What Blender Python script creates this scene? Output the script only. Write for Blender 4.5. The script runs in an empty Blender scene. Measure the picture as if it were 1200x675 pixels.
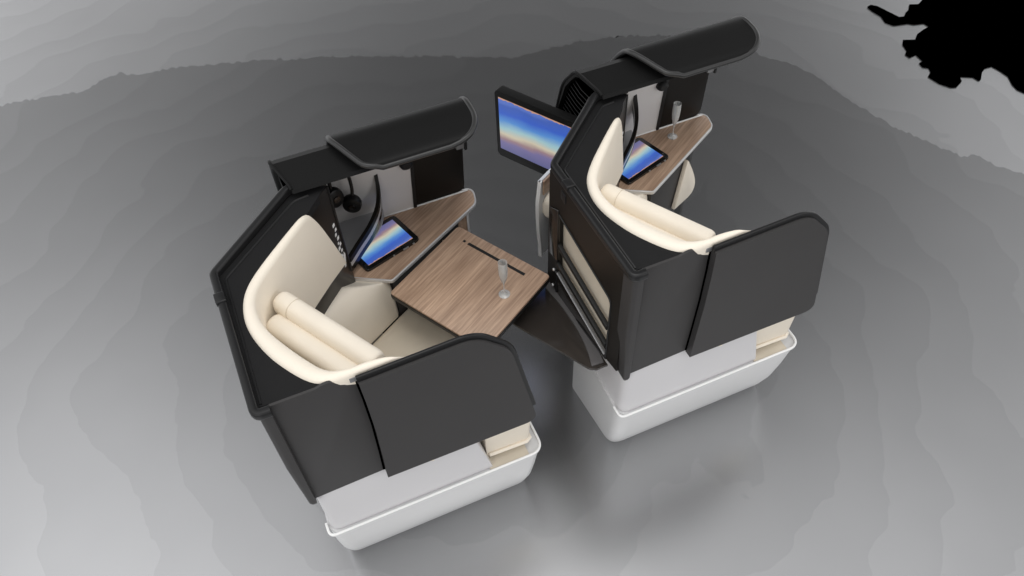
import bpy, bmesh, math, random
from mathutils import Vector, Matrix
random.seed(7)
scn = bpy.context.scene
col = scn.collection

# ---------------------------------------------------------------- camera
cam_d = bpy.data.cameras.new('camera')
cam = bpy.data.objects.new('camera', cam_d); col.objects.link(cam)
r = Vector((.9172, -.3972, -.0308)).normalized()
f = Vector((.2296, .5902, -.7739)).normalized()
u = r.cross(f).normalized(); r = f.cross(u).normalized()
M = Matrix(((r.x, u.x, -f.x, .1592), (r.y, u.y, -f.y, -1.2219), (r.z, u.z, -f.z, 2.7093), (0, 0, 0, 1)))
cam.matrix_world = M
cam_d.sensor_width = 36; cam_d.lens = 28.26; cam_d.clip_start = .05; cam_d.clip_end = 500
scn.camera = cam

# ---------------------------------------------------------------- world and lamps
w = bpy.data.worlds.new('World'); scn.world = w; w.use_nodes = True
wn = w.node_tree.nodes; wl = w.node_tree.links
bg = wn['Background']; bg.inputs['Strength'].default_value = 1.0
# studio dome: bright all round, with one dark opening high behind the seats
tc = wn.new('ShaderNodeTexCoord'); nrm = wn.new('ShaderNodeVectorMath'); nrm.operation = 'NORMALIZE'
dot = wn.new('ShaderNodeVectorMath'); dot.operation = 'DOT_PRODUCT'; rp = wn.new('ShaderNodeValToRGB')
wl.new(tc.outputs['Generated'], nrm.inputs[0]); wl.new(nrm.outputs[0], dot.inputs[0]); dot.inputs[1].default_value = (.304, .652, .695)
wl.new(dot.outputs['Value'], rp.inputs[0])
sz = wn.new('ShaderNodeSeparateXYZ'); r2 = wn.new('ShaderNodeValToRGB'); mxw = wn.new('ShaderNodeMix'); mxw.data_type = 'RGBA'; mxw.blend_type = 'MULTIPLY'; mxw.inputs[0].default_value = 1
wl.new(nrm.outputs[0], sz.inputs[0]); wl.new(sz.outputs['Z'], r2.inputs[0]); wl.new(rp.outputs[0], mxw.inputs[6]); wl.new(r2.outputs[0], mxw.inputs[7]); mxx = wn.new('ShaderNodeMix'); mxx.data_type = 'RGBA'; mxx.blend_type = 'MULTIPLY'; mxx.inputs[0].default_value = 1
mr = wn.new('ShaderNodeMapRange'); mr.inputs['From Min'].default_value = -1; mr.inputs['From Max'].default_value = 1; r3 = wn.new('ShaderNodeValToRGB')
wl.new(sz.outputs['X'], mr.inputs['Value']); wl.new(mr.outputs[0], r3.inputs[0]); wl.new(mxw.outputs[2], mxx.inputs[6]); wl.new(r3.outputs[0], mxx.inputs[7]); wl.new(mxx.outputs[2], bg.inputs['Color'])
xs_ = [(.0, 1.2), (.30, 1.5), (.42, 1.0), (.60, .93), (.76, .92), (.815, .66), (.88, 1.45), (1.0, 1.2)]; el = r3.color_ramp.elements
while len(el) < len(xs_): el.new(.5)
for e_, (p_, v_) in zip(el, xs_): e_.position = p_; e_.color = (v_, v_, v_, 1)
zs_ = [(.0, 1.0), (.34, .9), (.45, .28), (.55, .25), (.62, .47), (.72, .66), (.82, 1.03), (1.0, 1.2)]; el = r2.color_ramp.elements
while len(el) < len(zs_): el.new(.5)
for e_, (p_, v_) in zip(el, zs_): e_.position = p_; e_.color = (v_, v_, v_, 1)
stops = [(.0, 1.1), (.5, 1.2), (.766, 1.25), (.84, 1.1), (.88, .92), (.906, .68), (.934, .34), (.96, .12), (.985, .05), (1.0, .02)]
el = rp.color_ramp.elements
while len(el) < len(stops): el.new(.5)
for e_, (p_, v_) in zip(el, stops): e_.position = p_; e_.color = (v_, v_ * 1.0, v_ * 1.005, 1)

def area(name, loc, target, size, power, color=(1, 1, 1), size_y=None):
    l = bpy.data.lights.new(name, 'AREA'); l.energy = power; l.size = size; l.color = color
    if size_y: l.shape = 'RECTANGLE'; l.size_y = size_y
    o = bpy.data.objects.new(name, l); col.objects.link(o); o.location = loc
    o.rotation_euler = (Vector(target) - Vector(loc)).to_track_quat('-Z', 'Y').to_euler()
    return o
area('softbox', (-1.9, -2.2, 2.2), (-1.2, -.6, 0), 1.6, 16, (1, .99, .98))
area('softbox', (2.6, -2.6, 2.2), (1.9, -1.0, 0), 1.8, 16, (1, .99, .98))
area('softbox', (.8, -.2, 4.2), (.6, .2, 0), 1.4, 22, (1, .985, .96))

scn.view_settings.view_transform = 'Standard'; scn.view_settings.look = 'None'
scn.view_settings.exposure = 0; scn.view_settings.gamma = 1
scn.render.engine = 'CYCLES'
scn.render.resolution_x = 1024; scn.render.resolution_y = 576

# ---------------------------------------------------------------- materials
def nodes_mat(name):
    m = bpy.data.materials.new(name); m.use_nodes = True
    return m, m.node_tree.nodes, m.node_tree.links, m.node_tree.nodes['Principled BSDF']

def simple(name, c, rough=.5, metal=0, bump=0, bscale=300, var=.0, vscale=6, coat=0, spec=.5):
    m, n, l, b = nodes_mat(name)
    b.inputs['Base Color'].default_value = (*c, 1); b.inputs['Roughness'].default_value = rough
    b.inputs['Metallic'].default_value = metal; b.inputs['Coat Weight'].default_value = coat
    b.inputs['Specular IOR Level'].default_value = spec
    tcn = n.new('ShaderNodeTexCoord')
    if var:
        nz = n.new('ShaderNodeTexNoise'); nz.inputs['Scale'].default_value = vscale; nz.inputs['Detail'].default_value = 5
        cr = n.new('ShaderNodeValToRGB')
        cr.color_ramp.elements[0].position = .3; cr.color_ramp.elements[1].position = .7
        cr.color_ramp.elements[0].color = (*[x * (1 - var) for x in c], 1)
        cr.color_ramp.elements[1].color = (*[min(1, x * (1 + var)) for x in c], 1)
        l.new(tcn.outputs['Object'], nz.inputs['Vector']); l.new(nz.outputs['Fac'], cr.inputs[0]); l.new(cr.outputs[0], b.inputs['Base Color'])
    if bump:
        nz = n.new('ShaderNodeTexNoise'); nz.inputs['Scale'].default_value = bscale; nz.inputs['Detail'].default_value = 3
        bp = n.new('ShaderNodeBump'); bp.inputs['Strength'].default_value = bump; bp.inputs['Distance'].default_value = .002
        l.new(tcn.outputs['Object'], nz.inputs['Vector']); l.new(nz.outputs['Fac'], bp.inputs['Height']); l.new(bp.outputs[0], b.inputs['Normal'])
    return m

MT = {}
MT['shell'] = simple('charcoal_shell', (.043, .041, .041), .5, bump=.15, bscale=500, var=.04, vscale=3, spec=.3)
MT['hood'] = simple('black_hood_plastic', (.009, .009, .009), .42, bump=.12, bscale=420, spec=.10)
MT['top'] = simple('black_felt_top', (.013, .013, .0135), .75, bump=.25, bscale=600, spec=.15)
MT['rail'] = simple('black_rail_plastic', (.012, .012, .0125), .36, bump=.06, bscale=300, spec=.28)
MT['hoodedge'] = simple('soft_black_edge', (.022, .022, .022), .36, spec=.45)
MT['gloss'] = simple('gloss_brown_black', (.014, .011, .009), .16, spec=.6)
MT['brown'] = simple('satin_brown_black', (.012, .010, .0085), .4, spec=.2)
MT['cream'] = simple('cream_leather', (.85, .775, .66), .55, bump=.22, bscale=260, var=.03, vscale=5)
MT['creamdk'] = simple('cream_fabric', (.66, .59, .48), .7, bump=.3, bscale=700, var=.05, vscale=9)
MT['white'] = simple('white_gloss_moulding', (.70, .70, .70), .3, var=.015, vscale=2)
MT['lilac'] = simple('pale_grey_panel', (.67, .66, .67), .42, var=.015, vscale=3)
MT['rim'] = simple('white_rim', (.86, .86, .85), .18, coat=.4)
MT['greypan'] = simple('light_grey_panel', (.68, .66, .65), .4, var=.02)
MT['silver'] = simple('brushed_silver', (.62, .62, .62), .3, metal=.85)
MT['edging'] = simple('pale_metal_edging', (.66, .65, .64), .38, metal=.35)
MT['silverdim'] = simple('grey_metal', (.26, .26, .265), .4, metal=.5)
MT['bandgrey'] = simple('satin_grey_band', (.105, .10, .10), .45)
MT['shelf'] = simple('gloss_smoked_shelf', (.040, .034, .030), .14, spec=.6)
MT['greybin'] = simple('grey_bin_lining', (.42, .42, .43), .5)
MT['panel'] = simple('satin_black_panel', (.013, .011, .010), .28, spec=.4)
MT['print'] = simple('white_print', (.85, .85, .85), .5)
MT['void'] = simple('flat_black', (.0, .0, .0), 1, spec=0)
MT['black'] = simple('matt_black', (.006, .006, .006), .6)
MT['bezel'] = simple('tablet_glass_black', (.008, .008, .008), .2)

def wood():
    m, n, l, b = nodes_mat('walnut_veneer')
    tcn = n.new('ShaderNodeTexCoord'); mp = n.new('ShaderNodeMapping')
    mp.inputs['Rotation'].default_value = (0, 0, math.radians(-31)); mp.vector_type = 'POINT'
    mp2 = n.new('ShaderNodeMapping'); mp2.inputs['Scale'].default_value = (3.5, 75, 20)
    mp3 = n.new('ShaderNodeMapping'); mp3.inputs['Scale'].default_value = (1.6, 17, 8)
    l.new(tcn.outputs['Object'], mp.inputs[0]); l.new(mp.outputs[0], mp2.inputs[0]); l.new(mp.outputs[0], mp3.inputs[0])
    n1 = n.new('ShaderNodeTexNoise'); n1.inputs['Scale'].default_value = 1.6; n1.inputs['Detail'].default_value = 8; n1.inputs['Roughness'].default_value = .65
    n2 = n.new('ShaderNodeTexNoise'); n2.inputs['Scale'].default_value = 1.4; n2.inputs['Detail'].default_value = 3; n2.inputs['Distortion'].default_value = .6
    l.new(mp2.outputs[0], n1.inputs[0]); l.new(mp3.outputs[0], n2.inputs[0])
    c1 = n.new('ShaderNodeValToRGB'); c2 = n.new('ShaderNodeValToRGB')
    e = c1.color_ramp.elements; e[0].position = .33; e[0].color = (.33, .210, .142, 1); e[1].position = .66; e[1].color = (.61, .43, .305, 1)
    e = c2.color_ramp.elements; e[0].position = .3; e[0].color = (.78, .76, .75, 1); e[1].position = .68; e[1].color = (1.1, 1.1, 1.1, 1)
    l.new(n1.outputs['Fac'], c1.inputs[0]); l.new(n2.outputs['Fac'], c2.inputs[0])
    mx = n.new('ShaderNodeMix'); mx.data_type = 'RGBA'; mx.blend_type = 'MULTIPLY'; mx.inputs[0].default_value = 1
    l.new(c1.outputs[0], mx.inputs[6]); l.new(c2.outputs[0], mx.inputs[7]); l.new(mx.outputs[2], b.inputs['Base Color'])
    b.inputs['Roughness'].default_value = .42
    bp = n.new('ShaderNodeBump'); bp.inputs['Strength'].default_value = .12; bp.inputs['Distance'].default_value = .001
    l.new(n1.outputs['Fac'], bp.inputs['Height']); l.new(bp.outputs[0], b.inputs['Normal'])
    return m
MT['wood'] = wood()

def screen(name, strength, tilt):
    m, n, l, b = nodes_mat(name)
    tcn = n.new('ShaderNodeTexCoord'); s = n.new('ShaderNodeSeparateXYZ'); l.new(tcn.outputs['UV'], s.inputs[0])
    nz = n.new('ShaderNodeTexNoise'); nz.inputs['Scale'].default_value = 3.5; nz.inputs['Detail'].default_value = 3
    l.new(tcn.outputs['UV'], nz.inputs[0])
    a = n.new('ShaderNodeMath'); a.operation = 'MULTIPLY_ADD'; l.new(s.outputs['X'], a.inputs[0]); a.inputs[1].default_value = tilt; l.new(s.outputs['Y'], a.inputs[2])
    a2 = n.new('ShaderNodeMath'); a2.operation = 'MULTIPLY_ADD'; l.new(nz.outputs['Fac'], a2.inputs[0]); a2.inputs[1].default_value = .16; l.new(a.outputs[0], a2.inputs[2])
    cr = n.new('ShaderNodeValToRGB'); l.new(a2.outputs[0], cr.inputs[0])
    E = cr.color_ramp.elements
    stops = [(.0, (.10, .11, .24)), (.22, (.17, .15, .30)), (.31, (.30, .20, .22)), (.40, (.56, .50, .38)), (.52, (.32, .50, .54)),
             (.66, (.09, .25, .58)), (.80, (.04, .11, .50)), (.95, (.05, .11, .42)), (1.0, (.09, .16, .5))]
    while len(E) < len(stops): E.new(.5)
    for el, (p, c) in zip(E, stops): el.position = p; el.color = (*c, 1)
    # ragged warm skyline along one edge
    n3 = n.new('ShaderNodeTexNoise'); n3.inputs['Scale'].default_value = 22; n3.inputs['Detail'].default_value = 2
    l.new(tcn.outputs['UV'], n3.inputs[0])
    a3 = n.new('ShaderNodeMath'); a3.operation = 'MULTIPLY_ADD'; l.new(n3.outputs['Fac'], a3.inputs[0]); a3.inputs[1].default_value = .10; l.new(s.outputs['Y'], a3.inputs[2])
    g = n.new('ShaderNodeMath'); g.operation = 'GREATER_THAN'; l.new(a3.outputs[0], g.inputs[0]); g.inputs[1].default_value = 1.03
    mx = n.new('ShaderNodeMix'); mx.data_type = 'RGBA'; l.new(g.outputs[0], mx.inputs[0]); l.new(cr.outputs[0], mx.inputs[6]); mx.inputs[7].default_value = (.50, .28, .20, 1)
    b.inputs['Base Color'].default_value = (.01, .01, .01, 1); b.inputs['Roughness'].default_value = .25
    l.new(mx.outputs[2], b.inputs['Emission Color']); b.inputs['Emission Strength'].default_value = strength
    return m
MT['screen'] = screen('lit_screen', 1.0, -.12)

def glass():
    m, n, l, b = nodes_mat('clear_glass')
    b.inputs['Base Color'].default_value = (.95, .96, .95, 1); b.inputs['Roughness'].default_value = .05
    b.inputs['Transmission Weight'].default_value = .62; b.inputs['IOR'].default_value = 1.5
    return m
MT['glass'] = glass()

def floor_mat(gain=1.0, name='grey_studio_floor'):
    # semi-mirror grey floor, steps of its light gradient painted in as faint wavy rings
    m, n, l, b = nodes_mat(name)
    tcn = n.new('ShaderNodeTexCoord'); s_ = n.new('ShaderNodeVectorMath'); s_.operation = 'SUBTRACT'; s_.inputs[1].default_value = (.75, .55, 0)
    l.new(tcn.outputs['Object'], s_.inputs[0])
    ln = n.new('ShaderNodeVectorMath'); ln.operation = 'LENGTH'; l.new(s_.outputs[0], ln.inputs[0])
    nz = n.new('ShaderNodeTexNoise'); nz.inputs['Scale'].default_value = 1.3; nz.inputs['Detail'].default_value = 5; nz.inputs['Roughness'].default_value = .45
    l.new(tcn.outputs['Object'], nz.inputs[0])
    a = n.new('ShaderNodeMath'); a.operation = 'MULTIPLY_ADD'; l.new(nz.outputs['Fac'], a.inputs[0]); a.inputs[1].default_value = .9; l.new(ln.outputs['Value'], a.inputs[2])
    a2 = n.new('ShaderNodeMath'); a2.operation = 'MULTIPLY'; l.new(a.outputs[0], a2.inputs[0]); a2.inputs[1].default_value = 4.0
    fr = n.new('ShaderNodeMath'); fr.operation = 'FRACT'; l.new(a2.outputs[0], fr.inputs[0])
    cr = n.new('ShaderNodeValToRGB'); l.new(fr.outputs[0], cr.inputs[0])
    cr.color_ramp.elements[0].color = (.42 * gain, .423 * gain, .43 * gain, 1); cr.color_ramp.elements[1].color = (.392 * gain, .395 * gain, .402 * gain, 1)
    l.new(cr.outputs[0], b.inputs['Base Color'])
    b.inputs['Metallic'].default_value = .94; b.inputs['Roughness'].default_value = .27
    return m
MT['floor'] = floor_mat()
MT['outer'] = floor_mat(1.5, 'brightened_studio_floor')  # same floor, the brighter step of its light gradient painted into the colour

# ---------------------------------------------------------------- mesh helpers
def finish(name, bm, mat, parent=None, smooth=True, angle=38):
    bmesh.ops.remove_doubles(bm, verts=bm.verts, dist=1e-5)
    bmesh.ops.recalc_face_normals(bm, faces=bm.faces)
    me = bpy.data.meshes.new(name); bm.to_mesh(me); bm.free()
    if smooth:
        me.polygons.foreach_set('use_smooth', [len(p.vertices) < 7 for p in me.polygons])
        me.set_sharp_from_angle(angle=math.radians(angle))
    me.materials.append(MT[mat])
    o = bpy.data.objects.new(name, me); col.objects.link(o)
    if parent: o.parent = parent
    return o

def rounded(pts, rad, seg=6, closed=True):
    """round the corners of a 2-D/3-D polyline; rad = number or list"""
    pts = [Vector(p) for p in pts]; n = len(pts); out = []
    for i, p in enumerate(pts):
        rr = rad[i] if isinstance(rad, (list, tuple)) else rad
        if rr <= 0 or (not closed and i in (0, n - 1)): out.append(p); continue
        a = pts[i - 1] - p; c = pts[(i + 1) % n] - p
        la, lc = a.length, c.length; a.normalize(); c.normalize()
        ang = a.angle(c); t = min(rr / math.tan(ang / 2), la * .48, lc * .48)
        p0 = p + a * t; p2 = p + c * t
        for k in range(seg + 1):
            s = k / seg
            out.append(p0 * (1 - s) ** 2 + p * 2 * s * (1 - s) + p2 * s * s)
    return out

def slab(bm, poly, mapf, d0, d1, bevel=0, seg=2):
    """polygon (2-D) extruded between depth d0 and d1; mapf(x,y,d)->3-D"""
    a = [bm.verts.new(mapf(p[0], p[1], d0)) for p in poly]
    b = [bm.verts.new(mapf(p[0], p[1], d1)) for p in poly]
    n = len(poly)
    f0 = bm.faces.new(a); f1 = bm.faces.new(b[::-1])
    for i in range(n): bm.faces.new((a[i], b[i], b[(i + 1) % n], a[(i + 1) % n]))
    if bevel:
        ed = set(f0.edges) | set(f1.edges)
        bmesh.ops.bevel(bm, geom=list(ed), offset=bevel, segments=seg, affect='EDGES', profile=.5, clamp_overlap=True)
    return bm

def flat(x, y, z): return (x, y, z)                         # horizontal slab
def side(x, z, b): return (x, b, z)                         # slab facing -y
def plan(bm, poly, z0, z1, bevel=0, seg=2): return slab(bm, poly, flat, z0, z1, bevel, seg)
def wallside(bm, poly, b0, b1, bevel=0, seg=2): return slab(bm, poly, side, b0, b1, bevel, seg)

def wall_on(p0, p1):
    """mapping for a vertical wall through p0->p1: (distance along, z, depth to the left)"""
    p0 = Vector(p0); d = (Vector(p1) - p0).normalized(); nn = Vector((-d.y, d.x))
    return lambda s, z, t: (p0.x + d.x * s + nn.x * t, p0.y + d.y * s + nn.y * t, z)

def sweep(bm, path, prof, closed=False, up=Vector((0, 0, 1)), caps=True):
    """profile (lateral, up) along a 3-D path"""
    P = [Vector(p) if len(p) == 3 else Vector((*p, 0)) for p in path]; n = len(P); rings = []
    for i in range(n):
        if closed: d0 = (P[i] - P[i - 1]); d1 = (P[(i + 1) % n] - P[i])
        else:
            d0 = P[i] - P[i - 1] if i else P[1] - P[0]; d1 = P[i + 1] - P[i] if i < n - 1 else P[-1] - P[-2]
        d0 = d0.normalized(); d1 = d1.normalized(); t = (d0 + d1)
        t = t.normalized() if t.length > 1e-6 else d1
        lat = t.cross(up)
        lat = lat.normalized() if lat.length > 1e-6 else Vector((1, 0, 0))
        uu = lat.cross(t).normalized()
        k = 1 / max(.45, d1.dot(t))
        rings.append([bm.verts.new(P[i] + lat * (q[0] * k) + uu * q[1]) for q in prof])
    m = len(prof)
    for i in range(n if closed else n - 1):
        a = rings[i]; b = rings[(i + 1) % n]
        for j in range(m): bm.faces.new((a[j], a[(j + 1) % m], b[(j + 1) % m], b[j]))
    if caps and not closed: bm.faces.new(rings[0][::-1]); bm.faces.new(rings[-1])
    return bm

def circ(rx, ry=None, n=12, off=(0, 0)):
    ry = ry or rx
    return [(off[0] + rx * math.cos(2 * math.pi * k / n), off[1] + ry * math.sin(2 * math.pi * k / n)) for k in range(n)]
def rrect(wd, hg, rd=.004, off=(0, 0)):
    q = rounded([(-wd / 2, -hg / 2), (wd / 2, -hg / 2), (wd / 2, hg / 2), (-wd / 2, hg / 2)], rd, 3)
    return [(p.x + off[0], p.y + off[1]) for p in q]
def tube(bm, path, rad, n=12, closed=False): return sweep(bm, path, circ(rad, n=n), closed)

def loft(bm, secs, closed=True, cap0=True, cap1=True):
    R = [[bm.verts.new(p) for p in s] for s in secs]; m = len(secs[0])
    for a, b in zip(R, R[1:]):
        for j in range(m if closed else m - 1): bm.faces.new((a[j], a[(j + 1) % m], b[(j + 1) % m], b[j]))
    if cap0: bm.faces.new(R[0][::-1])
    if cap1: bm.faces.new(R[-1])
    return bm

def bolster(bm, p0, p1, rw, rh, ex=2.6, n=24, endr=.018):
    """soft roll cushion with rounded ends"""
    p0 = Vector(p0); p1 = Vector(p1); d = (p1 - p0); L = d.length; d.normalize()
    lat = d.cross(Vector((0, 0, 1))).normalized(); up = lat.cross(d).normalized()
    secs = []
    K = 7; st = [(endr * (1 - math.cos(k / K * math.pi / 2)), math.sin(k / K * math.pi / 2)) for k in range(1, K + 1)]
    sts = [(s, v) for s, v in st] + [(L * q, 1 + .0 * q) for q in (.25, .5, .75)] + [(L - s, v) for s, v in reversed(st)]
    for s, v in sts:
        v = .72 + .28 * v
        ring = []
        for k in range(n):
            a = 2 * math.pi * k / n; ca, sa = math.cos(a), math.sin(a)
            x = math.copysign(abs(ca) ** (2 / ex), ca) * rw * v; y = math.copysign(abs(sa) ** (2 / ex), sa) * rh * v
            ring.append(p0 + d * s + lat * x + up * y)
        secs.append(ring)
    return loft(bm, secs)

def catmull(pts, sub=5):
    P = [Vector(p) for p in pts]; out = []
    for i in range(len(P) - 1):
        a = P[i - 1] if i else P[0] * 2 - P[1]; b = P[i]; c = P[i + 1]; d = P[i + 2] if i + 2 < len(P) else P[-1] * 2 - P[-2]
        for k in range(sub):
            t = k / sub
            out.append(.5 * ((2 * b) + (c - a) * t + (2 * a - 5 * b + 4 * c - d) * t * t + (3 * b - a - 3 * c + d) * t ** 3))
    out.append(P[-1]); return out

def empty(name, loc=(0, 0, 0), rz=0, label=None, cat=None, group=None):
    o = bpy.data.objects.new(name, None); col.objects.link(o); o.location = loc; o.rotation_euler.z = rz; o.empty_display_size = .05
    if label: o['label'] = label
    if cat: o['category'] = cat
    if group: o['group'] = group
    return o
def copy_tree(o, parent=None):
    c = o.copy(); col.objects.link(c); c.parent = parent
    for ch in list(o.children): copy_tree(ch, c)
    return c
NB = bmesh.new

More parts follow.
